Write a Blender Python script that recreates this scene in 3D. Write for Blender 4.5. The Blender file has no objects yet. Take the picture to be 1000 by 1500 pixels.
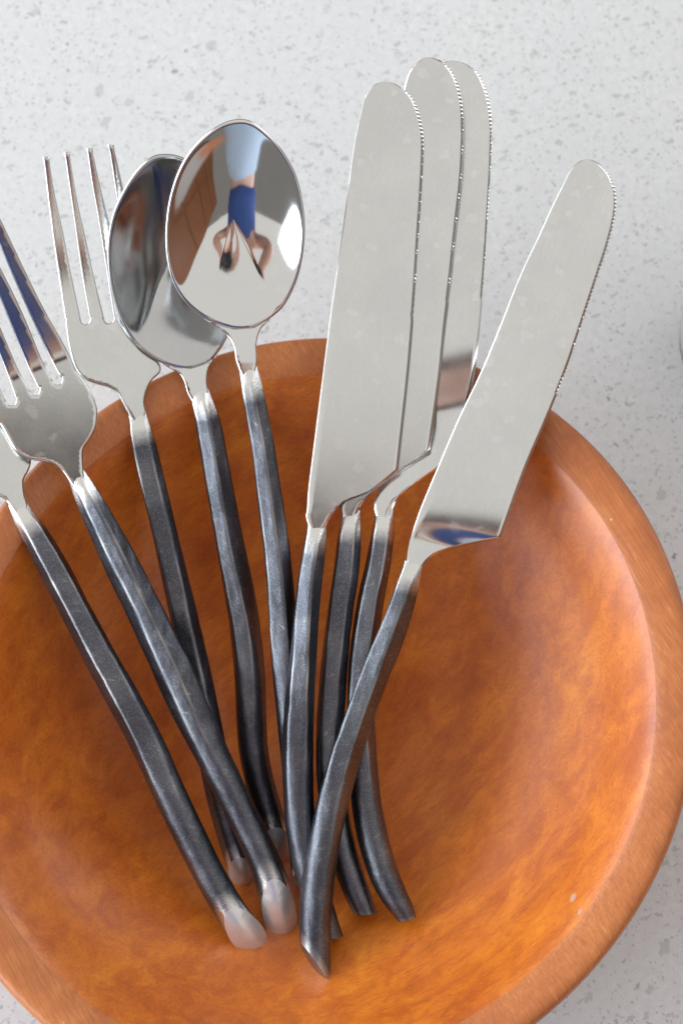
import bpy, bmesh, math, random
import numpy as np
from mathutils import Vector, Matrix, noise
from mathutils.geometry import delaunay_2d_cdt

random.seed(7)
SC = bpy.context.scene
COL = SC.collection

# ------------------------------------------------------------------ camera
TILT = math.radians(18.0)
CAM = np.array([0.009, -0.134, 0.6486])
FPX = 3191.0                                   # focal length in photo pixels (1000 x 1500)
cd = bpy.data.cameras.new('camera')
cam = bpy.data.objects.new('camera', cd); COL.objects.link(cam)
cam.location = CAM.tolist(); cam.rotation_euler = (TILT, 0, 0)
cd.sensor_fit = 'VERTICAL'; cd.sensor_height = 23.5; cd.sensor_width = 15.667
cd.lens = FPX / 1500.0 * 23.5
cd.clip_start = 0.01; cd.clip_end = 50
cd.dof.use_dof = True; cd.dof.focus_distance = 0.585; cd.dof.aperture_fstop = 12.0
SC.camera = cam

# ------------------------------------------------------------------ light
w = bpy.data.worlds.new('World'); SC.world = w; w.use_nodes = True
bg = w.node_tree.nodes['Background']
bg.inputs[0].default_value = (1.0, 0.95, 0.90, 1); bg.inputs[1].default_value = 0.25

def area(name, loc, target, sx, sy, radiance, col):
    l = bpy.data.lights.new(name, 'AREA'); l.shape = 'RECTANGLE'; l.size = sx; l.size_y = sy
    l.energy = radiance * math.pi * sx * sy; l.color = col
    o = bpy.data.objects.new(name, l); COL.objects.link(o); o.location = loc
    o.rotation_euler = (Vector(target) - Vector(loc)).to_track_quat('-Z', 'Y').to_euler()
    return o
area('ceiling_light', (0.0, 0.2, 1.9), (0.0, 0.2, 0), 6.5, 6.0, 0.62, (1.0, 0.985, 0.955))
for k in range(4):                             # a window of four lights in the wall beside the worktop
    area('window_light', (-1.75, -1.10 + k*.90, 0.80), (-.6, -1.10 + k*.90, 0.68), .82, 1.45, 5.9, (0.80, 0.90, 1.0))
area('small_window_light', (1.9, 1.7, 0.8), (0, 0.0, 0.05), 1.2, 1.1, 3.0, (0.9, 0.95, 1.0))
vs = SC.view_settings
vs.view_transform = 'Standard'; vs.look = 'None'; vs.gamma = 1; vs.exposure = 0

# ------------------------------------------------------------------ helpers
FW = np.array([0, math.sin(TILT), -math.cos(TILT)]); UP = np.array([0, math.cos(TILT), math.sin(TILT)])
RT = np.array([1.0, 0, 0])
def ray(x, y): return FW + RT * (x - 500) / FPX + UP * (750 - y) / FPX
def at(x, y, z):
    d = ray(x, y); return CAM + d * ((z - CAM[2]) / d[2])

FLOOR = [(0, 0.0205), (0.015, 0.0206), (0.03, 0.0224), (0.04, 0.0247), (0.05, 0.0281), (0.06, 0.0328), (0.07, 0.0389), (0.0775, 0.0446), (0.085, 0.0515), (0.0915, 0.059), (0.0955, 0.0637), (0.0975, 0.0658), (0.0984, 0.0666)]
def onfloor(x, y, lift):
    z = .03
    for _ in range(30):
        p = at(x, y, z); a = -5.359
        u = p[0]*math.cos(a) + p[1]*math.sin(a); v = (-p[0]*math.sin(a) + p[1]*math.cos(a))/.9412
        z = .5*z + .5*(np.interp(math.hypot(u, v), *zip(*FLOOR)) + lift)
    return (x, y, float(z))

class Sheet:
    """A sloping sheet through a thing's handle end and the point where it rests on the rim;
    it may bend upwards past the neck."""
    def __init__(s, e, r, roll=0.0, bend=None, neck=None, dz=0.0):
        s.E = at(*e); R = at(*r); d = (R - s.E)[:2]; L = np.hypot(*d); s.a = d / L
        m = (R[2] - s.E[2]) / L; p = np.array([-s.a[1], s.a[0]])
        s.p = p; s.m = m; s.roll = roll; s.bend = None
        s.s0 = 1e9
        if neck is not None:
            s.s0 = 0; q = s.pt(neck[0], neck[1], roll=0); s.s0 = (q - s.E)[:2] @ s.a
            s.l0 = (q - s.E)[:2] @ s.p
        s.bend = bend
    def pt(s, x, y, h=0.0, roll=None):
        roll = s.roll if roll is None else roll
        g = s.m * s.a + roll * s.p
        d = ray(x, y); hh = h
        c = 0.0
        if roll and s.s0 < 1e8: c = -roll * s.l0
        for _ in range(6 if (s.bend and s.s0 < 1e8) else 1):
            k = (s.E[2] + hh + c + g @ (CAM[:2] - s.E[:2]) - CAM[2]) / (d[2] - g @ d[:2])
            q = CAM + d * k
            if s.bend and s.s0 < 1e8:
                v = (q - s.E)[:2]
                hh = h + s.bend(v @ s.a - s.s0, v @ s.p - getattr(s, 'l0', 0))
        return q
    def normal(s, x, y):
        p0 = s.pt(x, y); u = s.pt(x + 2, y) - p0; v = s.pt(x, y - 2) - p0
        n = np.cross(u, v); return n / np.linalg.norm(n)

def crom(P, n, closed=False):
    """Catmull-Rom through the rows of P, n samples evenly spaced by length."""
    P = np.asarray(P, float); m = len(P); out = []
    rng = m if closed else m - 1
    for i in range(rng):
        if closed: a, b, c, d = P[(i-1) % m], P[i], P[(i+1) % m], P[(i+2) % m]
        else: a, b, c, d = P[max(i-1, 0)], P[i], P[i+1], P[min(i+2, m-1)]
        for t in np.linspace(0, 1, 24, endpoint=False):
            out.append(.5 * ((2*b) + (c-a)*t + (2*a-5*b+4*c-d)*t*t + (3*b-a-3*c+d)*t**3))
    out.append(P[0] if closed else P[-1]); out = np.array(out)
    dd = np.r_[0, np.cumsum(np.linalg.norm(np.diff(out[:, :2], axis=0), axis=1))]
    tt = np.linspace(0, dd[-1], n, endpoint=not closed)
    return np.stack([np.interp(tt, dd, out[:, k]) for k in range(P.shape[1])], 1)

def nz(x, y=0.0, z=0.0): return noise.noise(Vector((x, y, z)))

def empty(name, loc, label, cat, group=None):
    o = bpy.data.objects.new(name, None); COL.objects.link(o); o.location = tuple(float(v) for v in loc)
    o.empty_display_size = 0.02; o['label'] = label; o['category'] = cat
    if group: o['group'] = group
    bpy.context.view_layer.update()
    return o

def mesh_obj(name, verts, faces, mats, parent=None, smooth=True, fmat=None, attr=None):
    off = np.array(parent.location) if parent else np.zeros(3)
    v = np.asarray(verts, float) - off
    me = bpy.data.meshes.new(name); me.from_pydata(v.tolist(), [], [list(map(int, f)) for f in faces])
    for m in mats: me.materials.append(m)
    me.polygons.foreach_set('use_smooth', [smooth] * len(me.polygons))
    if fmat is not None: me.polygons.foreach_set('material_index', [int(i) for i in fmat])
    if attr is not None:
        a = me.attributes.new('bare', 'FLOAT', 'POINT'); a.data.foreach_set('value', [float(x) for x in attr])
    me.update()
    o = bpy.data.objects.new(name, me); COL.objects.link(o)
    if parent: o.parent = parent
    return o

# ------------------------------------------------------------------ materials
class NT:
    def __init__(s, name):
        s.m = bpy.data.materials.new(name); s.m.use_nodes = True; s.t = s.m.node_tree
        s.b = s.t.nodes['Principled BSDF']; s.x = 0
    def n(s, typ, **kw):
        o = s.t.nodes.new(typ)
        for k, v in kw.items():
            if k.startswith('_'): setattr(o, k[1:], v)
            else: s.plug(o, k.replace('0', ' '), v)
        return o
    def plug(s, node, key, v):
        i = node.inputs[int(key[1:])] if key[0] == 'i' and key[1:].isdigit() else node.inputs[key]
        if isinstance(v, bpy.types.NodeSocket): s.t.links.new(v, i)
        else: i.default_value = v
    def math(s, op, a, b=None, c=None, clamp=False):
        o = s.t.nodes.new('ShaderNodeMath'); o.operation = op; o.use_clamp = clamp
        for k, v in enumerate((a, b, c)):
            if v is not None: s.plug(o, 'i%d' % k, v)
        return o.outputs[0]
    def ramp(s, f, stops, interp='LINEAR'):
        o = s.t.nodes.new('ShaderNodeValToRGB'); e = o.color_ramp; e.interpolation = interp
        while len(e.elements) < len(stops): e.elements.new(0.5)
        for el, (p, c) in zip(e.elements, stops):
            el.position = p; el.color = (c, c, c, 1) if isinstance(c, (int, float)) else (*c, 1)
        s.t.links.new(f, o.inputs[0]); return o.outputs[0]
    def mix(s, f, a, b, mode='MIX'):
        o = s.t.nodes.new('ShaderNodeMix'); o.data_type = 'RGBA'; o.blend_type = mode
        for k, v in ((0, f), (6, a), (7, b)):
            if isinstance(v, bpy.types.NodeSocket): s.t.links.new(v, o.inputs[k])
            else: o.inputs[k].default_value = v if k == 0 else (*v, 1)
        return o.outputs[2]
    def noise(s, vec, scale, detail=3, rough=.5, dist=0):
        o = s.t.nodes.new('ShaderNodeTexNoise'); s.t.links.new(vec, o.inputs['Vector'])
        o.inputs['Scale'].default_value = scale; o.inputs['Detail'].default_value = detail
        o.inputs['Roughness'].default_value = rough; o.inputs['Distortion'].default_value = dist
        return o.outputs['Fac']
    def mapping(s, vec, rot=(0, 0, 0), scale=(1, 1, 1), loc=(0, 0, 0)):
        if any(rot) and scale != (1, 1, 1): vec = s.mapping(vec, rot=rot); rot = (0, 0, 0)
        o = s.t.nodes.new('ShaderNodeMapping'); s.t.links.new(vec, o.inputs[0])
        o.inputs['Rotation'].default_value = rot; o.inputs['Scale'].default_value = scale
        o.inputs['Location'].default_value = loc
        return o.outputs[0]
    def obj(s): return s.t.nodes.new('ShaderNodeTexCoord').outputs['Object']
    def bump(s, h, strength, dist, normal=None):
        o = s.t.nodes.new('ShaderNodeBump'); o.inputs['Strength'].default_value = strength
        o.inputs['Distance'].default_value = dist; s.t.links.new(h, o.inputs['Height'])
        if normal: s.t.links.new(normal, o.inputs['Normal'])
        s.t.links.new(o.outputs[0], s.b.inputs['Normal']); return o.outputs[0]
    def set(s, **kw):
        for k, v in kw.items(): s.plug(s.b, k.replace('_', ' '), v)

def steel(name, base, rough, spots=0.0, brush_rot=0.0, brush=0.35, wob=0.05):
    t = NT(name); c = t.obj()
    t.set(Metallic=1.0)
    sp = t.noise(c, 260, 2, .5)                      # dried water marks
    wq = t.n('ShaderNodeTexNoise', Vector=c, Scale=260.0); wd = t.n('ShaderNodeVectorMath', _operation='MULTIPLY_ADD')
    t.t.links.new(wq.outputs['Color'], wd.inputs[0]); wd.inputs[1].default_value = (.005, .005, .005); t.t.links.new(c, wd.inputs[2])
    v = t.n('ShaderNodeTexVoronoi', Vector=wd.outputs[0], Scale=170.0)
    v.inputs['Randomness'].default_value = 1
    r = t.math('ADD', v.outputs['Distance'], t.math('MULTIPLY', t.noise(c, 420, 2), .25))
    blot = t.ramp(r, [(0.36, 1.0), (0.42, 0.0)])
    pick = t.ramp(v.outputs['Color'], [(0.45, 0.0), (0.6, 1.0)])
    blot = t.math('MULTIPLY', blot, pick)
    cloud = t.noise(c, 55, 4, .6)
    k = t.math('ADD', t.math('MULTIPLY', blot, .40), t.math('MULTIPLY', t.ramp(cloud, [(.35, 0.0), (.7, 1.0)]), .55))
    col = t.mix(t.math('MULTIPLY', k, spots), tuple(b*.95 for b in base), tuple(min(1, b * 1.13) for b in base))
    t.set(Base_Color=col)
    br = t.noise(t.mapping(c, rot=(0, 0, brush_rot), scale=(60, 3, 60)), 60, 3, .6)
    t.set(Roughness=t.math('ADD', rough, t.math('ADD', t.math('MULTIPLY', k, .10 * spots), t.math('MULTIPLY', br, .05))))
    scn = t.noise(t.mapping(c, rot=(0, 0, brush_rot + .5), scale=(1, .03, 1)), 1400, 2, .5)
    scr = t.ramp(scn, [(.70, 0.0), (.76, 1.0)])
    brv = t.noise(t.mapping(c, rot=(0, 0, brush_rot), scale=(1, .02, 1)), 2600, 2, .6)
    col = t.mix(t.math('MULTIPLY', scr, .35*spots), col, (.80, .80, .80))
    col = t.mix(t.math('MULTIPLY', t.ramp(brv, [(.40, 1.0), (.60, 0.0)]), .10*spots), col, tuple(b*.72 for b in base))
    t.set(Base_Color=col)
    h = t.math('ADD', t.math('MULTIPLY', br, brush * .1), t.math('MULTIPLY', t.noise(c, 38, 1), wob * 10))
    t.bump(h, 1.0, 0.0001)
    return t.m

M_BLADE = [steel('polished_blade_steel', (.68, .68, .67), .13, 1.0, a) for a in (-.03, .0, .05, .42)]
M_SPOON = steel('polished_spoon_steel', (.70, .70, .69), .035, .3, 0.1, .15, .01)
M_SATIN = steel('satin_spoon_steel', (.54, .54, .54), .085, .6, 0.1, .5, .03)
M_FORK = steel('polished_fork_steel', (.66, .66, .64), .10, .8, -0.3, .4, .03)

def forged(seed):
    t = NT('forged_dark_steel'); c = t.mapping(t.obj(), loc=(seed, seed * .7, 0)); t.set(Metallic=1.0)
    at_ = t.n('ShaderNodeAttribute', _attribute_name='bare').outputs['Fac']
    edge = t.n('ShaderNodeAttribute', _attribute_name='edge').outputs['Fac']
    n1 = t.noise(c, 900, 5, .75); n2 = t.noise(t.mapping(c, rot=(0, 0, .1 + seed * .05), scale=(1, .22, 1)), 900, 4, .7)
    n3 = t.noise(c, 70, 2)
    scr = t.ramp(n2, [(.60, 0.0), (.68, 1.0)])
    blot = t.ramp(n3, [(.38, 0.0), (.66, 1.0)])
    wear = t.math('MAXIMUM', t.math('MULTIPLY', edge, t.ramp(n3, [(.40, .15), (.62, 1.0)])),
                  t.math('MULTIPLY', scr, t.ramp(n3, [(.42, 0.05), (.62, .55)])))
    bare = t.math('ADD', t.math('MULTIPLY', at_, 1.6), t.math('MULTIPLY', t.math('ADD', t.math('MULTIPLY', t.math('SUBTRACT', n1, .5), .9), t.math('MULTIPLY', t.math('SUBTRACT', n3, .5), .8))))
    bare = t.ramp(bare, [(.25, 0.0), (1.35, 1.0)])
    dark = t.mix(blot, (.095, .100, .118), (.160, .167, .190))
    dark = t.mix(t.math('MULTIPLY', wear, .8), dark, (.60, .59, .58))
    spk = t.noise(c, 2300, 3, .7)
    dark = t.mix(t.ramp(spk, [(.54, 0.0), (.68, .42)]), dark, (.42, .42, .43))
    dark = t.mix(t.ramp(spk, [(.30, .5), (.42, 0.0)]), dark, (.05, .052, .06))
    col = t.mix(bare, dark, (.72, .71, .69))
    t.set(Base_Color=col)
    rg = t.math('ADD', .27, t.math('MULTIPLY', n1, .18))
    t.set(Roughness=t.math('SUBTRACT', rg, t.math('MULTIPLY', bare, .16)))
    ham = t.noise(t.mapping(c, scale=(1, .45, 1)), 330, 1, .3)
    h = t.math('ADD', t.math('MULTIPLY', ham, 5.0), t.math('ADD', t.math('MULTIPLY', n1, .9), t.math('MULTIPLY', n2, .7)))
    h = t.math('ADD', h, t.math('MULTIPLY', spk, 1.2))
    t.bump(h, .55, 0.00010)
    return t.m
M_CUT = NT('ground_bright_end_steel')
_c = M_CUT.obj(); M_CUT.set(Metallic=.55, Base_Color=(.78, .79, .80, 1), Roughness=.33)
M_CUT.bump(M_CUT.math('ADD', M_CUT.noise(M_CUT.mapping(_c, rot=(0, 0, .5), scale=(1, .1, 1)), 1500, 3), M_CUT.math('MULTIPLY', M_CUT.noise(_c, 180, 1), 4.0)), .5, .00018)
M_CUT = M_CUT.m

def wood(name, rim):
    t = NT(name); c = t.obj()
    # long fibres of the block the bowl was turned from run at an angle across it
    fib = t.mapping(c, rot=(0, 0, math.radians(-30 if rim else 55)), scale=(1, .035 if rim else .12, 1))
    f1 = t.noise(fib, 1500, 4, .7); f2 = t.noise(fib, 170, 4, .6, .3)
    cl = t.noise(c, 22, 5, .62, .4); cl2 = t.noise(t.mapping(c, rot=(0, 0, .6), scale=(1, .5, 1)), 130, 6, .72, .8)
    mot = t.math('ADD', t.math('MULTIPLY', cl, .5), t.math('MULTIPLY', cl2, .5))
    if rim:
        col = t.ramp(mot, [(.34, (.42, .115, .026)), (.52, (.54, .165, .040)), (.66, (.64, .22, .058))])
        col = t.mix(t.ramp(f1, [(.36, .42), (.56, 0.0)]), col, (.30, .075, .018))
        col = t.mix(t.ramp(f1, [(.60, 0.0), (.74, .38)]), col, (.78, .40, .16))
    else:
        col = t.ramp(mot, [(.31, (.36, .066, .007)), (.44, (.55, .122, .009)), (.56, (.72, .195, .014)), (.70, (.88, .32, .024))])
        col = t.mix(t.ramp(f2, [(.36, .42), (.50, 0.0)]), col, (.44, .085, .011))
        col = t.mix(t.ramp(f1, [(.34, .40), (.48, 0.0)]), col, (.36, .07, .010))
        f3 = t.noise(t.mapping(c, rot=(0, 0, math.radians(62)), scale=(1, .16, 1)), 2600, 3, .7)
        col = t.mix(t.ramp(f3, [(.56, 0.0), (.72, .30)]), col, (.92, .42, .10))
        col = t.mix(t.ramp(f3, [(.28, .45), (.40, 0.0)]), col, (.30, .055, .009))
    # knocks and pale scuffs
    v = t.n('ShaderNodeTexVoronoi', Vector=c, Scale=130.0)
    sc = t.math('MULTIPLY', t.ramp(v.outputs['Distance'], [(.045, 1.0), (.07, 0.0)]), t.ramp(v.outputs['Color'], [(.80, 0.0), (.82, .8)]))
    col = t.mix(sc, col, (.75, .60, .50) if rim else (.16, .05, .02))
    for px_, py_, pz_, sx_ in ((.0710, -.0518, .0, 1.0), (.0722, -.0561, .0, .8)):
        vm = t.n('ShaderNodeVectorMath', _operation='SUBTRACT'); t.t.links.new(c, vm.inputs[0]); vm.inputs[1].default_value = (px_, py_, pz_)
        ln = t.n('ShaderNodeVectorMath', _operation='LENGTH'); t.t.links.new(t.mapping(vm.outputs[0], rot=(0, 0, .45), scale=(1, .45, .001)), ln.inputs[0])
        if not rim: col = t.mix(t.math('MULTIPLY', t.math('SUBTRACT', .00075*sx_, ln.outputs['Value']), 2600.0, clamp=True), col, (.58, .34, .24))
    t.set(Base_Color=col)
    sep = t.n('ShaderNodeSeparateXYZ', Vector=c)
    r = t.math('SQRT', t.math('ADD', t.math('POWER', sep.outputs[0], 2.0), t.math('POWER', sep.outputs[1], 2.0)))
    comb = t.n('ShaderNodeCombineXYZ'); t.t.links.new(r, comb.inputs[0]); t.t.links.new(t.math('MULTIPLY', sep.outputs[2], .6), comb.inputs[1])
    turn = t.noise(comb.outputs[0], 900, 2, .6)
    t.set(Specular_IOR_Level=.5 if rim else .3, Roughness=t.math('ADD', .40 if rim else .34, t.math('MULTIPLY', t.math('SUBTRACT', f1, .5), .15)))
    t.set(Coat_Weight=.2 if rim else 1.0, Coat_Roughness=.34 if rim else .34, Coat_IOR=1.5)
    h = t.math('ADD', t.math('MULTIPLY', f1, 1.0), t.math('MULTIPLY', turn, .7 if rim else .55))
    t.bump(h, .5, 0.00012)
    return t.m
M_WOOD = wood('oiled_orange_wood', False); M_RIM = wood('worn_rim_wood', True)

def quartz():
    t = NT('speckled_quartz'); c = t.obj()
    base = t.mix(t.ramp(t.noise(c, 380, 4, .7), [(.38, 0.0), (.64, 1.0)]), (.620, .612, .604), (.700, .692, .682))
    base = t.mix(t.ramp(t.noise(c, 30, 3), [(.40, 0.0), (.65, .5)]), base, (.64, .635, .63))
    wv = t.n('ShaderNodeTexNoise', Vector=c, Scale=520.0)
    dv = t.n('ShaderNodeVectorMath', _operation='MULTIPLY_ADD'); t.t.links.new(wv.outputs['Color'], dv.inputs[0])
    dv.inputs[1].default_value = (.0030, .0030, .0030); t.t.links.new(c, dv.inputs[2])
    col = base
    for sc, lim, dens, rot, st, cols in ((180, .28, .60, .4, .55, ((.44, .43, .42), (.55, .545, .54))),
                                         (340, .32, .48, 1.3, .50, ((.34, .335, .33), (.52, .51, .50))),
                                         (420, .30, .45, 2.2, .60, ((.38, .35, .32), (.54, .53, .52))),
                                         (760, .38, .40, .9, .7, ((.32, .32, .32), (.52, .52, .51))),
                                         (900, .36, .45, 2.9, .6, ((.26, .26, .26), (.48, .48, .47))),
                                         (210, .15, .70, 2.7, .6, ((.14, .14, .15), (.30, .30, .30)))):
        v = t.n('ShaderNodeTexVoronoi', Vector=t.mapping(dv.outputs[0], rot=(0, 0, rot), scale=(1, st, 1), loc=(sc * .013, rot, 0)), Scale=float(sc))
        s3 = t.n('ShaderNodeSeparateColor'); t.t.links.new(v.outputs['Color'], s3.inputs[0])
        lim_ = t.math('MULTIPLY', s3.outputs[1], lim)
        inside = t.math('MULTIPLY', t.math('SUBTRACT', lim_, v.outputs['Distance']), 40.0, clamp=True)
        on = t.math('GREATER_THAN', s3.outputs[0], dens)
        fc = t.mix(s3.outputs[2], cols[0], cols[1])
        col = t.mix(t.math('MULTIPLY', t.math('MULTIPLY', inside, on), .66), col, fc)
    t.set(Base_Color=col, Roughness=.30); t.set(Specular_IOR_Level=.35)
    return t.m
M_TOP = quartz()
g = NT('clear_glass'); g.set(Base_Color=(.97, .99, 1, 1), Roughness=.0, IOR=1.46); g.b.inputs['Transmission Weight'].default_value = 1.0
M_GLASS = g.m

# ------------------------------------------------------------------ counter
def slab(name, x0, x1, y0, y1, z0, z1, mat, bev=.003):
    bm = bmesh.new(); bmesh.ops.create_cube(bm, size=1)
    for v in bm.verts: v.co = Vector(((x0+x1)/2 + v.co.x*(x1-x0), (y0+y1)/2 + v.co.y*(y1-y0), (z0+z1)/2 + v.co.z*(z1-z0)))
    bmesh.ops.bevel(bm, geom=bm.edges[:], offset=bev, segments=3, affect='EDGES', profile=.5)
    me = bpy.data.meshes.new(name); bm.to_mesh(me); bm.free(); me.materials.append(mat)
    o = bpy.data.objects.new(name, me); COL.objects.link(o); return o
top = slab('countertop', -1.3, 1.3, -.30, 1.2, -.03, 0.0, M_TOP); top['kind'] = 'structure'
top['label'] = 'pale grey speckled quartz worktop'

# ------------------------------------------------------------------ bowl (slightly oval, turned wood)
KO, AO = .9412, -5.359
INNER = [(0, 0.0205), (0.015, 0.0206), (0.03, 0.0224), (0.04, 0.0247), (0.05, 0.0281), (0.06, 0.0328), (0.07, 0.0389), (0.0775, 0.0446), (0.085, 0.0515), (0.0915, 0.059), (0.0955, 0.0637), (0.0975, 0.0658), (0.0984, 0.0666)]
RIMP = [(.0984, .0666), (.0990, .06695), (.1012, .0678), (.1040, .0686), (.1068, .0691), (.1086, .0688), (.1096, .0678), (.1100, .0664)]
OUTER = [(.1100, .0664), (.1092, .060), (.1060, .048), (.098, .034), (.084, .020), (.066, .009), (.050, .004), (.047, .0005), (.040, .0), (.036, .003), (0, .0035)]
def smooth_prof(P, n): return crom(np.array(P), n)
def lathe(name, prof, mat, parent, seg=256, warp=.0004):
    V, Fc = [], []
    ca, sa = math.cos(AO), math.sin(AO)
    for (r, z) in prof:
        for k in range(seg):
            th = 2*math.pi*k/seg
            rr = r * (1 + warp / .11 * (nz(math.cos(th)*1.5, math.sin(th)*1.5, 3.0)))
            u, v = rr*math.cos(th), rr*KO*math.sin(th)
            V.append((u*ca - v*sa, u*sa + v*ca, z))
    for i in range(len(prof)-1):
        for k in range(seg):
            a, b = i*seg+k, i*seg+(k+1) % seg
            Fc.append((a, b, b+seg, a+seg))
    return mesh_obj(name, V, Fc, [mat], parent)
bowl = empty('wooden_bowl', (0, 0, 0), 'large round orange-brown wooden bowl holding the cutlery on the speckled worktop', 'bowl')
body_prof = np.r_[smooth_prof([(max(r, 1e-5), z) for r, z in INNER], 70)]
lathe('inner_wall', body_prof, M_WOOD, bowl)
lathe('rim', smooth_prof(RIMP, 22), M_RIM, bowl)
lathe('outer_wall', smooth_prof([(max(r, 1e-5), z) for r, z in OUTER], 50), M_RIM, bowl)

# ------------------------------------------------------------------ handles
def handle(parent, sheet, pts, seed, cut, flat=.45, nf=6, dz=None, round_from=.5, bare_len=.085, dome=.30, end_bare=.62, cap=1):
    """pts: (x, y, width) from neck to end. Forged bar: facets near the neck, round towards the ground-off end.
    cut: (x, y, dirx, diry, dirz) a point on the cut and the outward direction of the cut face."""
    rnd = random.Random(seed)
    n = 170
    p = crom(pts, n)
    ctr = np.array([sheet.pt(x, y, roll=0) for x, y, _ in p])
    if dz is not None:
        ctr[:, 2] += np.interp(np.linspace(0, 1, n), *zip(*dz))
    depth = (ctr - CAM) @ FW
    rad = p[:, 2] / 2 * depth / FPX
    # extra length past the cut
    ext = 70
    dirv = ctr[-1] - ctr[-6]; dirv /= np.linalg.norm(dirv)
    step = np.linalg.norm(ctr[-1] - ctr[-2])
    ctr = np.vstack([ctr] + [ctr[-1] + dirv*step*(k+1) for k in range(ext)])
    rad = np.r_[rad, [rad[-1]]*ext]
    N = len(ctr); tan = np.gradient(ctr, axis=0); tan /= np.linalg.norm(tan, axis=1)[:, None]
    SEG = 44; V = []; bare = []
    fk = [(2*math.pi*(k + rnd.uniform(-.22, .22))/nf + .3) for k in range(nf)]
    for i in range(N):
        s = min(i / (n-1), 1.0)
        T = tan[i]; side = np.cross(T, [0, 0, 1]); side /= np.linalg.norm(side); upv = np.cross(side, T)
        blend = 1 - min(max((s - round_from) / .22, 0), 1)           # 1 faceted, 0 round
        f0 = 1 - (1 - .26) * max(0, 1 - s / .075)**1.6
        fa = [fk[k] + .35*nz(s*2.6, k*3.1, seed) for k in range(nf)]
        fd = [.845 + .13*nz(s*4.2, k*5.7, seed+9) for k in range(nf)]
        for j in range(SEG):
            ph = 2*math.pi*j/SEG
            m = 0.0; e1 = e2 = 0.0
            for k in range(nf):
                c = math.cos(ph - fa[k])
                if c > .05:
                    x_ = c / fd[k]; m += x_**34
                    if x_ > e1: e1, e2 = x_, e1
                    elif x_ > e2: e2 = x_
            rp = min(m**(-1/34.), 1.12)
            rr = blend*rp*1.08 + (1-blend)*(1 + .02*nz(math.cos(ph)*1.2, math.sin(ph)*1.2, s*14+seed))
            rr *= 1 - .05*blend*max(0, nz(s*26+seed, ph*1.1, seed*1.7)-.05) + .008*nz(s*24, seed, math.cos(ph)*2)
            q = ctr[i] + rad[i]*(rr if s > .05 else .97 + (rr-.97)*s/.05)*(side*math.cos(ph) + upv*math.sin(ph)*f0)
            V.append(q)
            b = min(1, max(0, 1.15 - s/bare_len))
            bare.append((b, blend*max(0, 1-(e1-e2)/.10)))
    Fc = []
    for i in range(N-1):
        for j in range(SEG):
            a, b2 = i*SEG+j, i*SEG+(j+1) % SEG
            Fc.append((a, b2, b2+SEG, a+SEG))
    Fc.append(tuple(range(SEG))[::-1])
    off = np.array(parent.location)
    bm = bmesh.new(); lay = bm.verts.layers.float.new('bare'); lay2 = bm.verts.layers.float.new('edge')
    bv = []
    for q, b in zip(V, bare):
        v = bm.verts.new((q - off).tolist()); v[lay] = b[0]; v[lay2] = b[1]; bv.append(v)
    for f in Fc: bm.faces.new([bv[k] for k in f])
    cp = sheet.pt(cut[0], cut[1], roll=0)
    if dz is not None: cp[2] += dz[-1][1]
    cn = np.array(cut[2:5], float); cn /= np.linalg.norm(cn)
    bmesh.ops.bisect_plane(bm, geom=bm.verts[:]+bm.edges[:]+bm.faces[:], plane_co=(cp-off).tolist(), plane_no=cn.tolist(), clear_outer=True)
    edges = [e for e in bm.edges if e.is_boundary]
    for v in bm.verts:                                               # the finish is ground through around the cut
        d = (np.array(v.co) + off - cp) @ cn
        if d > -.0035: v[lay] = max(v[lay], end_bare * (1 + d/.0035))
    # end face, slightly domed, its edge eased
    loop = set(v for e in edges for v in e.verts)
    me = bpy.data.meshes.new('handle')
    for f in bm.faces: f.smooth = True
    nb = {}
    for e_ in edges:
        a_, b_ = e_.verts; nb.setdefault(a_, []).append(b_); nb.setdefault(b_, []).append(a_)
    loop = list(nb); ring = [loop[0]]; prev = None
    while True:
        nx = [v for v in nb[ring[-1]] if v is not prev and v is not ring[0]] if len(ring) > 1 else nb[ring[0]][:1]
        if not nx: break
        prev = ring[-1]; ring.append(nx[0])
    cc = sum((v.co for v in ring), Vector())/len(ring); cnv = Vector(cn)
    last = ring; sz = sum((v.co-cc).length for v in ring)/len(ring)
    for rho_ in (.93, .84, .70, .52, .32, .14):
        new = []
        for v in ring:
            q = cc + (v.co-cc)*rho_ + cnv*(sz*dome*(1-rho_**2)); w_ = bm.verts.new(q); w_[lay] = 1 if cap else .30; new.append(w_)
        for i in range(len(ring)):
            j = (i+1) % len(ring)
            f = bm.faces.new((last[i], last[j], new[j], new[i])); f.material_index = cap; f.smooth = True
        last = new
    f = bm.faces.new(last); f.material_index = cap; f.smooth = True
    for e_ in edges: e_.smooth = False
    bmesh.ops.recalc_face_normals(bm, faces=bm.faces)
    bm.to_mesh(me); bm.free()
    me.materials.append(forged(seed * 1.37)); me.materials.append(M_CUT)
    o = bpy.data.objects.new('handle', me); COL.objects.link(o); o.parent = parent
    return o

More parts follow.
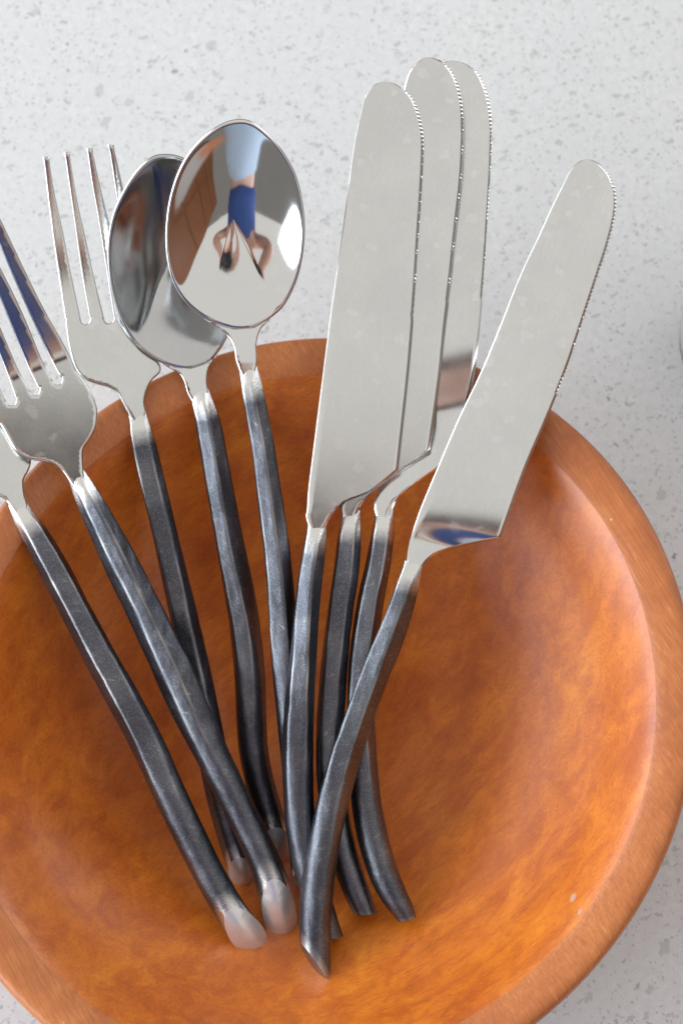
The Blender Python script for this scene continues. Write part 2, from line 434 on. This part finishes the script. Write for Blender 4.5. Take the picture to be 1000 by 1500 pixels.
# ------------------------------------------------------------------ knives
def blade(parent, sheet, L, R, mat, thick=.0016, nrow=420, teeth=(.03, .50), pitch=.00115, seed=1, heel=None):
    Lp = crom(L, 800); Rp = crom(R, 800)
    def tang(P, i, fwd):
        a, b, c = P[max(i-1, 0)], P[i], P[min(i+1, len(P)-1)]
        u, v = b-a, c-b
        if i > 6 and np.hypot(*u) > 0 and np.hypot(*v) > 0 and (u@v)/(np.hypot(*u)*np.hypot(*v)) < .72: return v if fwd else u
        return (c-a)/2
    # rows pair up by fraction of the control lists (equal counts)
    def byidx(P, m=nrow):
        P = np.asarray(P, float); k = len(P); out = []
        # denser rows at the tip
        u = np.linspace(0, 1, m)**1.25 * (k-1)
        for t in u:
            i = min(int(t), k-2); f = t - i
            b, c = P[i], P[i+1]
            t0 = tang(P, i, 1); t1 = tang(P, i+1, 0); f2, f3 = f*f, f**3
            out.append((2*f3-3*f2+1)*b + (f3-2*f2+f)*t0 + (3*f2-2*f3)*c + (f3-f2)*t1)
        return np.array(out)
    Lr, Rr = byidx(L), byidx(R)
    P3L = np.array([sheet.pt(*q) for q in Lr]); P3R = np.array([sheet.pt(*q) for q in Rr])
    arc = np.r_[0, np.cumsum(np.linalg.norm(np.diff(P3R, axis=0), axis=1))]; tot = arc[-1]
    nrm = sheet.normal(*(Lr[nrow//2])); 
    cols = [0, .010, .03, .10, .22, .34, .46, .58, .70, .80, .86, .90, .925, .94, .955, .975, .99, 1.0]
    V = []; nc = len(cols)
    for i in range(nrow):
        a, b = P3L[i], P3R[i]; wv = b - a; wd = np.linalg.norm(wv) + 1e-9; wu = wv/wd
        s = arc[i]/tot
        act = 1.0 if teeth[0] < s < teeth[1] else 0.0
        tooth = act * (abs(((arc[i]/pitch) % 1.0) - .5)*2)**1.5 * .00052
        for c in cols:
            d_edge = min((1-c)*wd, .004)
            t_r = min(1, .12 + .88*((1-c)*wd/.0011)) if wd > .001 else .12
            t_l = min(1, .62 + .38*c*wd/.0006)
            h = thick/2*min(t_r, t_l)
            q = a + wv*c
            if c > .96: q = q - wu*tooth*(c-.96)/.04*1.0
            if act and .93 < c < 1: h -= .00010*(abs(((arc[i]/pitch) % 1.0) - .5)*2)*(1 if c > .95 else .4)
            und = .00010*nz(q[0]*28, q[1]*28, seed) + .00003*nz(q[0]*90, q[1]*90, seed+4)
            if heel: und += heel(q, s, c)
            V.append((q + nrm*(h + und), q + nrm*(-h + und)))
    top_ = [v[0] for v in V]; bot = [v[1] for v in V]; n = len(V)
    Fc = []
    for i in range(nrow-1):
        for j in range(nc-1):
            a = i*nc+j; Fc.append((a, a+nc, a+nc+1, a+1)); Fc.append((n+a, n+a+1, n+a+nc+1, n+a+nc))
        a = i*nc; Fc.append((a, n+a, n+a+nc, a+nc)); a = i*nc+nc-1; Fc.append((a, a+nc, n+a+nc, n+a))
    for j in range(nc-1):
        a = (nrow-1)*nc+j; Fc.append((a, n+a, n+a+1, a+1))
        a = j; Fc.append((a, a+1, n+a+1, n+a))
    o = mesh_obj('blade', top_+bot, Fc, [mat], parent)
    bm = bmesh.new(); bm.from_mesh(o.data); bmesh.ops.remove_doubles(bm, verts=bm.verts, dist=1e-6)
    bmesh.ops.recalc_face_normals(bm, faces=bm.faces)
    for e in bm.edges:
        if len(e.link_faces) == 2 and e.calc_face_angle(0) > .75: e.smooth = False
    bm.to_mesh(o.data); bm.free()
    return o

def knife(label, e, r, roll, neck, L, R, H, cut, mat, seed, **kw):
    base = at(*e)
    root = empty('table_knife', base, label, 'knife', 'table knives fanned out in the wooden bowl')
    bend = kw.pop('bend', lambda s_, l_: -.02*max(0, s_)**2/(max(0, s_)+.006))
    sh = Sheet(e, r, roll, bend, neck)
    blade(root, sh, L, R, mat, seed=seed, heel=kw.pop('heel', None))
    handle(root, sh, H, seed, cut, end_bare=.22 if seed < 14 else .42, dome=.12, cap=0, **kw)
    return root

K1 = knife('table knife with broad satin blade topmost of the stacked blades, nearest the spoons',
    onfloor(487, 1370, .0042), (500, 540, .0815), .04, (464, 768),
    [(563, 120), (552, 123), (543, 130), (533, 147), (527, 170), (518, 213), (508, 287), (497, 370), (485, 453), (472, 555), (460, 650), (452, 715), (450, 745), (449, 760), (461, 792)],
    [(563, 120), (577, 122), (593, 132), (607, 148), (617, 177), (621, 213), (618, 283), (613, 353), (608, 430), (600, 530), (590, 625), (583, 688), (545, 717), (497, 739), (467, 792)],
    [(464, 765, 28), (460, 800, 34), (453, 860, 37), (446, 940, 41), (440, 1020, 44), (437, 1096, 46), (437, 1160, 45), (440, 1210, 44), (447, 1255, 43), (459, 1300, 42), (473, 1340, 38), (486, 1375, 34)],
    (487, 1374, .15, -.97, -.2), M_BLADE[0], 11, dz=[(0, -.0006), (.4, .003), (.8, .002), (1, 0)])
K2 = knife('table knife whose blade is sandwiched in the middle of the three stacked blades',
    onfloor(532, 1334, .0040), (560, 530, .0782), -.03, (514, 750),
    [(626, 84), (617, 88), (607, 97), (598, 110), (590, 140), (584, 200), (577, 280), (568, 360), (560, 440), (552, 520), (540, 600), (522, 680), (503, 725), (498, 745), (511, 777)],
    [(626, 84), (636, 85), (650, 92), (664, 108), (674, 133), (679, 175), (677, 250), (669, 325), (661, 400), (652, 475), (643, 560), (629, 660), (580, 695), (532, 735), (516, 777)],
    [(514, 745, 28), (511, 790, 36), (506, 840, 39), (498, 900, 40), (490, 980, 42), (485, 1060, 43), (484, 1120, 43), (489, 1180, 42), (500, 1240, 42), (516, 1290, 39), (527, 1318, 36), (536, 1338, 30)],
    (536, 1339, .10, -.97, -.2), M_BLADE[1], 12, dz=[(0, -.0006), (1, 0)])
K3 = knife('table knife undermost of the stacked blades, its heel mirroring brown behind the separate knife',
    onfloor(592, 1342, .0042), (620, 540, .0752), -.10, (563, 750),
    [(660, 89), (653, 91), (645, 96), (636, 110), (629, 150), (626, 210), (622, 300), (616, 380), (608, 460), (600, 530), (592, 600), (574, 670), (556, 715), (548, 742), (560, 782)],
    [(660, 89), (672, 90), (689, 97), (705, 114), (717, 148), (721, 187), (719, 255), (714, 335), (708, 420), (700, 505), (688, 580), (658, 668), (618, 702), (580, 735), (566, 782)],
    [(563, 745, 28), (559, 790, 34), (553, 830, 37), (543, 880, 39), (534, 940, 40), (529, 1000, 41), (528, 1060, 42), (531, 1120, 43), (537, 1180, 44), (548, 1235, 45), (562, 1280, 43), (577, 1312, 39), (589, 1332, 33), (597, 1348, 26)],
    (596, 1347, .25, -.93, -.20), M_BLADE[2], 13, dz=[(0, -.0006), (1, 0)],
    heel=lambda q, s, c: -.0032*math.exp(-((s-.715)/.085)**2))
def heel4(q, s, c):
    return -(.0006+.0020*c)*math.exp(-((s-.875)/.062)**2)
K4 = knife('table knife lying apart from the three stacked blades, slanting across the bowl rim',
    onfloor(470, 1400, .0044), (740, 630, .0760), .035, (608, 826),
    [(859, 234), (850, 236), (841, 243), (832, 255), (822, 275), (806, 307), (787, 349), (762, 402), (733, 475), (704, 545), (672, 612), (642, 682), (612, 755), (597, 808), (598, 856)],
    [(859, 234), (869, 235), (881, 243), (894, 259), (902, 283), (901, 315), (890, 360), (872, 415), (852, 475), (829, 543), (800, 615), (768, 690), (733, 788), (640, 810), (604, 858)],
    [(606, 822, 28), (598, 848, 32), (582, 900, 38), (566, 945, 42), (548, 990, 44), (526, 1050, 46), (503, 1120, 46), (483, 1195, 47), (468, 1275, 48), (462, 1340, 47), (461, 1385, 46), (461, 1430, 46)],
    (460, 1412, -.78, -.62, .10), M_BLADE[3], 14, heel=heel4, dz=[(0, -.0004), (.5, .003), (.8, .001), (1, -.001)])

# ------------------------------------------------------------------ plates with tines (forks), spoon bowls
def pip(x, y, poly):
    c = False; n = len(poly)
    for i in range(n):
        x1, y1 = poly[i]; x2, y2 = poly[(i+1) % n]
        if (y1 > y) != (y2 > y) and x < (x2-x1)*(y-y1)/(y2-y1)+x1: c = not c
    return c
def edge_dist(x, y, P, Q):
    d = Q - P; L2 = (d*d).sum(1); t = np.clip(((x-P[:, 0])*d[:, 0]+(y-P[:, 1])*d[:, 1])/np.maximum(L2, 1e-9), 0, 1)
    return np.hypot(x-P[:, 0]-t*d[:, 0], y-P[:, 1]-t*d[:, 1]).min()

def plate(name, parent, sheet, outline, mat, thick=.0016, grid=4.0, seam=(), edge=3.0, lift=0.0):
    """Solid plate: outline in drawing coordinates on a bending sheet. The faces fall away over the last `edge` units
    towards the outline (an eased edge), except along seam segments where another part continues."""
    poly = np.array(outline, float)
    dn = []
    for i in range(len(poly)):
        a, b = poly[i], poly[(i+1) % len(poly)]; m = max(1, int(np.hypot(*(b-a))/3.0))
        for k in range(m): dn.append(a+(b-a)*k/m)
    dn = np.array(dn); n0 = len(dn)
    Pn, Qn = dn, np.roll(dn, -1, 0)
    keep = np.array([not any(edge_dist((a[0]+b[0])/2, (a[1]+b[1])/2, np.array([s[0]], float), np.array([s[1]], float)) < .3 for s in seam) for a, b in zip(Pn, Qn)])
    P1, Q1 = Pn[keep], Qn[keep]
    pts = [tuple(p) for p in dn]
    lo, hi = dn.min(0), dn.max(0)
    yy = lo[1]; row = 0
    pl = [tuple(p) for p in dn]
    # rings of points parallel to the outline for the eased edge, then an even grid
    for off in (edge*.35, edge):
        for i in range(n0):
            a, b = dn[i-1], dn[(i+1) % n0]; t = b-a; t = t/np.hypot(*t); nr = np.array([-t[1], t[0]])
            for sg in (1, -1):
                q = dn[i]+nr*off*sg
                if pip(q[0], q[1], pl) and edge_dist(q[0], q[1], Pn, Qn) > off*.93: pts.append(tuple(q))
    while yy < hi[1]:
        xx = lo[0] + (grid/2 if row % 2 else 0)
        while xx < hi[0]:
            if pip(xx, yy, pl) and edge_dist(xx, yy, Pn, Qn) > edge+grid*.45: pts.append((xx, yy))
            xx += grid
        yy += grid*.87; row += 1
    vs_, es_, fs_, *_ = delaunay_2d_cdt([Vector(p) for p in pts], [(i, (i+1) % n0) for i in range(n0)], [list(range(n0))], 1, 1e-5)
    V = []; hh = []
    nrm = sheet.normal(*(poly.mean(0)))
    for v in vs_:
        d = edge_dist(v.x, v.y, P1, Q1); t = min(1, d/edge)
        h = thick/2*(.45+.55*math.sqrt(max(0, 1-(1-t)**2)))
        V.append(sheet.pt(v.x, v.y)); hh.append(h)
    n = len(V); top_ = [q+nrm*(h+lift) for q, h in zip(V, hh)]; bot = [q-nrm*(h-lift) for q, h in zip(V, hh)]
    Fc = []; cnt = {}
    for f in fs_:
        Fc.append(tuple(f)); Fc.append(tuple(n+k for k in reversed(f)))
        for a, b in zip(f, list(f[1:])+[f[0]]): cnt.setdefault((min(a, b), max(a, b)), []).append((a, b))
    for k, l in cnt.items():
        if len(l) == 1: a, b = l[0]; Fc.append((b, a, n+a, n+b))
    o = mesh_obj(name, top_+bot, Fc, [mat], parent)
    bm = bmesh.new(); bm.from_mesh(o.data); bmesh.ops.recalc_face_normals(bm, faces=bm.faces)
    for e in bm.edges:
        if len(e.link_faces) == 2 and e.calc_face_angle(0) > .9: e.smooth = False
    bm.to_mesh(o.data); bm.free()
    return o

def curve_part(P, n=40): return [tuple(q) for q in crom(P, n)]

def fork(label, e, r, roll, neck, bend, right_side, left_side, tines, slots, H, cut, seed, **kw):
    """right_side: palm outline from slot line down to the neck; left_side likewise. tines: list of (tip_left, tip_right).
    slots: list of (left_x, right_x, y, bottom) of each slot where it meets the seam line."""
    root = empty('dinner_fork', at(*e), label, 'fork', 'dinner forks leaning in the wooden bowl')
    sh = Sheet(e, r, roll, bend, neck)
    # seam points, left to right: palm left, (slot left, slot right) ..., palm right
    seamp = [left_side[0]]
    out = []
    segs = []
    cur = left_side[0]
    top_edge = [cur]
    for (sl, sr, depth) in slots:
        segs.append((cur, sl))
        # U shaped slot bottom
        ax = np.array(sr, float)-np.array(sl, float); wd = np.hypot(*ax); u = ax/wd; dn = np.array([-u[1], u[0]])
        mid = (np.array(sl)+np.array(sr))/2.
        if wd*0 == 0:
            for k in range(0, 13):
                a = math.pi*k/12
                top_edge.append(tuple(mid - u*math.cos(a)*wd/2 + dn*math.sin(a)*depth))
        cur = sr
    segs.append((cur, right_side[0])); top_edge.append(right_side[0])
    outline = top_edge + curve_part(right_side)[1:] + curve_part(left_side)[::-1][:-1]
    # tines, each its own part butting on the palm
    plate('head', root, sh, outline, M_FORK, seam=segs, thick=.0019)
    for (a, b), (tl, tr, ml, mr) in zip(segs, tines):
        left = curve_part([a] + ml + [tl], 26); right = curve_part([b] + mr + [tr], 26)
        # outline: a -> up the left edge -> tip -> down the right edge to b
        t1 = np.array(tl, float); t2 = np.array(tr, float); w_ = t2-t1; tl = tuple(t1-w_*.12); tr = tuple(t2+w_*.12); m = (t1+t2)/2 + (np.array([0, -.8]))
        poly = left[:-1] + [tl, tuple(m), tr] + right[::-1][1:]
        plate('tine', root, sh, poly, M_FORK, grid=3.5, seam=[(a, b)], edge=2.2, thick=.0019)
    handle(root, sh, H, seed, cut, **kw)
    return root

def bendf(k, s1, lat=0.0, dip=0.0, latfun=None):
    def f(s, l):
        h = 0.0
        if s > 0: h -= lat*s*s/(s+.006)
        if s > s1: h += k*(s-s1)**2
        return h
    return f

FC = fork('whole dinner fork with its four tines clear over the worktop, half behind the rear spoon',
    onfloor(355, 1285, .0042), (225, 545, .0730), .10, (198, 600), bendf(6.5, .026, .06),
    [(207, 470), (222, 505), (236, 540), (222, 558), (214, 574), (211, 590), (213, 606), (207, 634)],
    [(95, 467), (100, 503), (109, 537), (123, 555), (142, 563), (160, 568), (173, 578), (184, 599), (202, 632)],
    [((63, 230), (72, 230), [(88, 420), (80, 367), (72, 307)], [(103, 393), (93, 340), (80, 280)]),
     ((94, 224), (102, 223), [(120, 407), (110, 337), (100, 267)], [(137, 400), (127, 353), (113, 290)]),
     ((127, 218), (135, 217), [(157, 407), (144, 325), (133, 263)], [(171, 370), (157, 313), (143, 253)]),
     ((158, 212), (166, 212), [(189, 400), (175, 320), (163, 243)], [(200, 385), (190, 320), (175, 250)])],
    [((119, 468), (131, 467), 8), ((153, 466), (166, 466), 8), ((181, 467), (193, 468), 8)],
    [(199, 597, 26), (206, 630, 33), (215, 667, 37), (230, 733, 38), (245, 800, 38), (261, 867, 41), (276, 933, 43), (291, 1000, 44), (305, 1070, 44), (317, 1135, 43), (328, 1185, 42), (340, 1230, 40), (354, 1282, 36)],
    (352, 1278, .25, -.78, .58), 21, dz=[(0, -.0005), (.5, -.001), (1, 0)])
FB = fork('dinner fork whose blue-mirroring tines run out of the picture, broad head across the rim',
    onfloor(405, 1340, .0050), (120, 640, .0800), -.02, (113, 705), lambda s_, l_: .50*max(0, s_-.031)**2/(max(0, s_-.031)+.006),
    [(112, 543), (124, 558), (134, 575), (141, 592), (143, 606), (140, 627), (131, 645), (122, 659), (122, 680), (124, 704), (127, 737)],
    [(-18, 598), (-15, 606), (-9, 614), (0, 621), (9, 637), (20, 656), (32, 667), (48, 674), (66, 676), (81, 681), (93, 692), (103, 707), (122, 736)],
    [((-108, 385), (-99, 381), [(-46, 535), (-75, 465)], [(-22, 520), (-60, 448)]),
     ((-78, 345), (-70, 342), [(0, 521), (-40, 430)], [(27, 540), (0, 477), (-30, 408)]),
     ((-57, 310), (-49, 307), [(42, 540), (0, 437), (-27, 373)], [(64, 532), (33, 457), (0, 390), (-26, 345)]),
     ((-32, 275), (-24, 272), [(77, 532), (33, 437), (0, 360)], [(97, 510), (57, 437), (0, 318)])],
    [((10, 588), (23, 584), 8), ((45, 573), (57, 569), 8), ((78, 558), (90, 553), 8)],
    [(108, 688, 26), (121, 713, 31), (144, 757, 38), (180, 830, 44), (212, 895, 46), (250, 975, 49), (283, 1048, 50), (316, 1115, 48), (348, 1180, 46), (376, 1238, 46), (396, 1285, 48), (410, 1340, 50)],
    (407, 1337, .24, -.64, .73), 22, dz=[(0, -.0005), (.5, .001), (1, 0)])
FA = fork('dinner fork at the edge of the picture with only its neck and handle in view',
    onfloor(360, 1362, .0050), (20, 700, .0740), .02, (28, 745), bendf(8.0, .030, .04),
    [(-10, 600), (18, 610), (38, 640), (46, 672), (42, 690), (35, 703), (36, 725), (41, 745), (39, 775)],
    [(-130, 640), (-122, 668), (-105, 695), (-80, 712), (-50, 722), (-20, 726), (0, 728), (14, 740), (34, 773)],
    [((-235, 400), (-226, 397), [(-165, 560)], [(-145, 550)]),
     ((-200, 375), (-191, 372), [(-135, 540)], [(-115, 530)]),
     ((-165, 350), (-156, 347), [(-100, 520)], [(-80, 512)]),
     ((-130, 325), (-121, 322), [(-62, 500)], [(-40, 490)])],
    [((-108, 633), (-96, 629), 8), ((-77, 623), (-65, 619), 8), ((-46, 612), (-34, 608), 8)],
    [(23, 733, 26), (36, 757, 32), (54, 785, 38), (86, 843, 44), (119, 905, 46), (152, 967, 48), (188, 1034, 50), (221, 1098, 50), (248, 1160, 48), (277, 1222, 47), (309, 1285, 46), (335, 1330, 46), (364, 1372, 50)],
    (364, 1363, .34, -.60, .73), 23, dz=[(0, -.0005), (.5, .001), (1, 0)])

def spoon(label, e, r, roll, neck, bend, outline, H, neckL, neckR, neckT, cut, seed, depth=.0068, mat=None, **kw):
    root = empty('table_spoon', at(*e), label, 'spoon', 'table spoons leaning in the wooden bowl')
    sh = Sheet(e, r, roll, bend, neck)
    n = 160
    O = crom(outline, n, closed=True)
    O3 = np.array([sh.pt(*q) for q in O]); c2 = (O.min(0)+O.max(0))/2; c3 = sh.pt(*c2)
    nrm = np.cross(O3[n//4]-c3, O3[0]-c3); nrm /= np.linalg.norm(nrm)
    if nrm[2] < 0: nrm = -nrm
    rho = list(np.linspace(0.0, .90, 34)) + [.92, .935, .948, .956, .962, .970, .978, .985, .992, 1.0]
    th = .0011
    top_, bot = [], []
    for k in rho[1:]:
        for i in range(n):
            p = c3 + (O3[i]-c3)*k
            kk = min(k/.962, 1)
            d = (depth*(1-kk**2.1)**1.12 if kk < 1 else 0) + .00016*(1-kk)*nz(p[0]*70, p[1]*70, seed)
            top_.append(p - nrm*(d + (.0005*((k-.975)/.025)**2 if k > .975 else 0)))
    ro2 = rho[1:]
    for k in ro2:
        for i in range(n):
            p = c3 + (O3[i]-c3)*k
            kk = min(k/1.0, 1); d = depth*(1-kk**2.1)**1.12
            bot.append(p - nrm*(d + th*(1 if k < .985 else .75)))
    m = len(ro2); V = [c3 - nrm*depth] + top_ + [c3 - nrm*(depth+th)] + bot
    o1 = 1; o2 = 1 + len(top_) + 1; cb = o2 - 1; Fc = []
    for i in range(n):
        j = (i+1) % n
        Fc.append((0, o1+i, o1+j)); Fc.append((cb, o2+j, o2+i))
        for q in range(m-1):
            a, b = q*n+i, q*n+j
            Fc.append((o1+a, o1+a+n, o1+b+n, o1+b)); Fc.append((o2+a, o2+b, o2+b+n, o2+a+n))
        a, b = (m-1)*n+i, (m-1)*n+j
        Fc.append((o1+a, o2+a, o2+b, o1+b))
    o = mesh_obj('spoon_bowl', V, Fc, [mat or M_SPOON], root)
    bm = bmesh.new(); bm.from_mesh(o.data); bmesh.ops.recalc_face_normals(bm, faces=bm.faces)
    for ed in bm.edges:
        if len(ed.link_faces) == 2 and ed.calc_face_angle(0) > .8: ed.smooth = False
    bm.to_mesh(o.data); bm.free()
    outl = curve_part(neckL, 24) + curve_part(neckR, 24)[::-1] + neckT
    plate('neck', root, sh, outl, M_SPOON, thick=.0016, grid=3.0, edge=2.5, lift=-.00072)
    handle(root, sh, H, seed, cut, **kw)
    return root

def sbend(t0, t1=0.0):
    def f(s, l):
        if s <= 0: return 0.0
        h = -.12*min(s, .012)*min(s, .012)/(min(s, .012)+.002)
        if s > .012: u = s-.012; h += t0*u*u/(u+.003) - .0*u
        return h
    return f
S2 = spoon('rear table spoon with a dark mirrored bowl, overlapped by the front spoon',
    onfloor(403, 1250, .0042), (290, 545, .0738), .10, (289, 560), sbend(.42),
    [(243, 226), (223, 230), (200, 250), (180, 280), (164, 317), (157, 363), (160, 410), (170, 450), (184, 483), (204, 510), (229, 528), (254, 539), (280, 541), (306, 531), (325, 510), (340, 478), (352, 430), (356, 380), (350, 325), (334, 278), (300, 247), (266, 230)],
    [(289, 562, 28), (296, 592, 34), (303, 622, 37), (317, 700, 38), (333, 780, 41), (348, 860, 43), (358, 920, 44), (365, 985, 45), (368, 1050, 44), (371, 1095, 43), (379, 1140, 42), (390, 1180, 42), (404, 1232, 42)],
    [(233, 529), (247, 538), (262, 547), (270, 560), (275, 577), (292, 606)], [(322, 516), (312, 528), (305, 542), (303, 560), (305, 578), (297, 607)],
    [(314, 523), (302, 531.5), (280, 539), (254, 537)],
    (405, 1240, .26, -.76, .60), 32, mat=M_SATIN, depth=.0085, dz=[(0, -.0016), (.05, -.0009), (.12, -.0004), (1, 0)])
S1 = spoon('front table spoon whose bright bowl mirrors the room, lying over the rear spoon',
    onfloor(446, 1290, .0044), (365, 510, .0850), .09, (361, 530), sbend(.47),
    [(350, 175), (329, 180), (306, 194), (282, 217), (264, 245), (251, 280), (244, 316), (242, 355), (246, 390), (255, 418), (270, 442), (290, 460), (315, 475), (343, 483), (372, 481), (395, 468), (416, 449), (432, 420), (441, 392), (446, 360), (447, 326), (443, 291), (435, 259), (423, 234), (407, 211), (386, 190), (368, 178)],
    [(361, 528, 27), (366, 555, 31), (371, 585, 33), (378, 625, 33), (385, 665, 34), (395, 740, 37), (405, 815, 40), (412, 890, 42), (419, 980, 42), (427, 1060, 42), (434, 1130, 41), (440, 1200, 40), (446, 1290, 38)],
    [(298, 466), (315, 477), (331, 490), (342, 507), (347, 533), (363, 570)], [(402, 462), (390, 473), (381, 484), (376, 503), (376, 533), (368, 570)],
    [(392, 468), (372, 479.5), (343, 481.5), (316, 474)],
    (446, 1285, .2, -.85, .3), 31, dz=[(0, -.0016), (.05, -.0009), (.12, -.0004), (1, 0)])

# ------------------------------------------------------------------ glass at the edge of the picture
gp = at(990, 511, 0.0)
gl = empty('drinking_glass', (gp[0]+.0262, gp[1], 0), 'clear drinking glass on the worktop, only its curved base edge in view', 'glass')
gprof = [(.0001, .0), (.018, .0), (.0225, .0004), (.0248, .0018), (.0260, .0045), (.0268, .010), (.0300, .060), (.0318, .095), (.0314, .0962), (.0306, .0955), (.0288, .060), (.0262, .010), (.0250, .0050), (.020, .0032), (.0001, .0030)]
V, Fc = [], []; GP = crom(np.array(gprof), 70); SEG = 96
for r_, z_ in GP:
    for k in range(SEG):
        a = 2*math.pi*k/SEG; V.append((gl.location.x+r_*math.cos(a), gl.location.y+r_*math.sin(a), z_+.0003))
for i in range(len(GP)-1):
    for k in range(SEG): a, b = i*SEG+k, i*SEG+(k+1) % SEG; Fc.append((a, b, b+SEG, a+SEG))
mesh_obj('glass_body', V, Fc, [M_GLASS], gl)

# ------------------------------------------------------------------ who and what the spoons mirror
def plain(name, col, rough, scale=60, amt=.3):
    t = NT(name); c = t.obj()
    t.set(Base_Color=t.mix(t.ramp(t.noise(c, scale, 4, .6), [(.35, amt), (.65, 0.0)]), col, tuple(v*.55 for v in col)), Roughness=rough)
    return t.m
M_SKIN = plain('skin', (.62, .34, .24), .5, 12, .15); M_NAVY = plain('navy_knit', (.035, .075, .26), .8, 90)
M_JEAN = plain('pale_denim', (.50, .60, .74), .85, 120); M_HAIR = plain('brown_hair', (.10, .055, .03), .5, 200)
M_BLACK = plain('black_camera_shell', (.03, .03, .03), .4, 200); M_CAB = plain('brown_cabinet_wood', (.30, .11, .045), .4, 14)
M_GREY = plain('dark_glass', (.04, .045, .05), .1, 10)
def skin(name, nodes, edges, mat, parent, sub=2):
    off = parent.location
    me = bpy.data.meshes.new(name); me.from_pydata([(Vector(n[:3]) - off)[:] for n in nodes], edges, [])
    me.materials.append(mat)
    o = bpy.data.objects.new(name, me); COL.objects.link(o); o.parent = parent
    m = o.modifiers.new('skin', 'SKIN'); m.use_smooth_shade = True
    if not me.skin_vertices: me.attributes.new('skin', 'FLOAT', 'POINT') if False else None
    bm = bmesh.new(); bm.from_mesh(me); lay = bm.verts.layers.skin.verify()
    for k, v in enumerate(bm.verts):
        r = nodes[k][3]; v[lay].radius = r if isinstance(r, tuple) else (r, r); v[lay].use_root = (k == 0)
    bm.to_mesh(me); bm.free()
    m2 = o.modifiers.new('sub', 'SUBSURF'); m2.levels = sub; m2.render_levels = sub
    return o
pe = empty('person', (0.0, -.53, -.90), 'person in navy top and pale jeans leaning over the bowl, mirrored in the front spoon', 'person')
N = [(0, -.43, .06, (.17, .11)), (0, -.42, .26, (.15, .10)), (0, -.40, .46, (.17, .115)), (0, -.375, .62, (.15, .09)), (0, -.335, .73, .055), (0, -.29, .80, (.065, .075)), (0, -.255, .87, (.08, .095)), (0, -.24, .93, .06)]
Ed = [(i, i+1) for i in range(7)]
def add(par, pts):
    for p in pts: N.append(p); Ed.append((par, len(N)-1)); par = len(N)-1
    return par
for sx in (-1, 1):
    add(0, [(sx*.11, -.45, -.05, .11), (sx*.13, -.45, -.42, .068), (sx*.13, -.50, -.80, .044), (sx*.135, -.46, -.875, .037), (sx*.14, -.36, -.885, .03)])
    wr = add(3, [(sx*.20, -.37, .62, .058), (sx*.33, -.25, .48, .044), (sx*.12, -.165, .68, .031), (sx*.098, -.150, .715, (.036, .02))])
    for k in range(4):
        b = -.165 + k*.021; l = (.9, 1.0, .95, .75)[k]
        add(wr, [(sx*.082, b, .735, .0095), (sx*(.082-.022*l), b+.004, .745, .0085), (sx*(.06-.018*l), b+.008, .741, .0075)])
    add(wr, [(sx*.085, -.185, .718, .011), (sx*.06, -.195, .735, .009)])
# nose, ears, brow
add(6, [(0, -.175, .84, .016)]); add(6, [(.09, -.255, .87, .014)]); add(6, [(-.09, -.255, .87, .014)])
skin('body', N, Ed, M_SKIN, pe)
skin('top', [(0, -.41, .22, (.19, .14)), (0, -.41, .32, (.185, .135)), (0, -.40, .46, (.20, .145)), (0, -.385, .60, (.18, .12)), (0, -.37, .66, (.13, .09))], [(0, 1), (1, 2), (2, 3), (3, 4)], M_NAVY, pe)
skin('jeans', [(0, -.41, .30, (.175, .13)), (0, -.42, .06, (.225, .16)), (.12, -.45, -.10, .14), (.13, -.45, -.42, .10), (.13, -.50, -.82, .08), (-.12, -.45, -.10, .14), (-.13, -.45, -.42, .10), (-.13, -.50, -.82, .08)],
     [(0, 1), (1, 2), (2, 3), (3, 4), (1, 5), (5, 6), (6, 7)], M_JEAN, pe)
skin('hair', [(0, -.27, .945, .08), (0, -.33, .89, .085), (0, -.37, .81, .06)], [(0, 1), (1, 2)], M_HAIR, pe)
for sx in (-1, 1):
    skin('eye', [(sx*.03, -.178, .875, .012), (sx*.03, -.175, .873, .009)], [(0, 1)], M_GREY, pe, 1)
ph = empty('camera_body', (0, -.134, .66), 'black camera held up over the bowl, mirrored in the front spoon', 'camera')
def part_box(name, parent, x0, x1, y0, y1, z0, z1, mat, bev):
    o = slab(name, x0-parent.location.x, x1-parent.location.x, y0-parent.location.y, y1-parent.location.y, z0-parent.location.z, z1-parent.location.z, mat, bev); o.parent = parent; return o
part_box('shell', ph, -.065, .065, -.175, -.09, .725, .80, M_BLACK, .008)
def tube(name, parent, x, y, prof, mat):
    V, Fc = [], []; S = 48
    for r_, z_ in prof:
        for k in range(S): a = 2*math.pi*k/S; V.append((x+r_*math.cos(a), y+r_*math.sin(a), z_))
    for i in range(len(prof)-1):
        for k in range(S): a, b = i*S+k, i*S+(k+1) % S; Fc.append((a, b, b+S, a+S))
    Fc.append(tuple(range(S))[::-1]); Fc.append(tuple((len(prof)-1)*S+k for k in range(S)))
    o = mesh_obj(name, V, Fc, [mat], parent, smooth=False); return o
tube('lens_barrel', ph, .009, -.134, [(.034, .664), (.036, .668), (.036, .69), (.033, .692), (.033, .722), (.036, .724)], M_BLACK)
tube('lens_glass', ph, .009, -.134, [(.022, .6605), (.026, .6635)], M_GREY)
cb = empty('kitchen_cabinet', (1.95, -1.2, -.9), 'brown wooden kitchen cabinet across the room, mirrored in the front spoon', 'cabinet')
part_box('carcass', cb, 1.55, 2.1, -2.2, -.2, -.9, .95, M_CAB, .01)
for k in range(4):
    y0 = -2.17 + k*.5
    for z0, z1 in ((-.82, -.05), (0.0, .9)):
        d = part_box('door', cb, 1.525, 1.547, y0, y0+.46, z0, z1, M_CAB, .006)
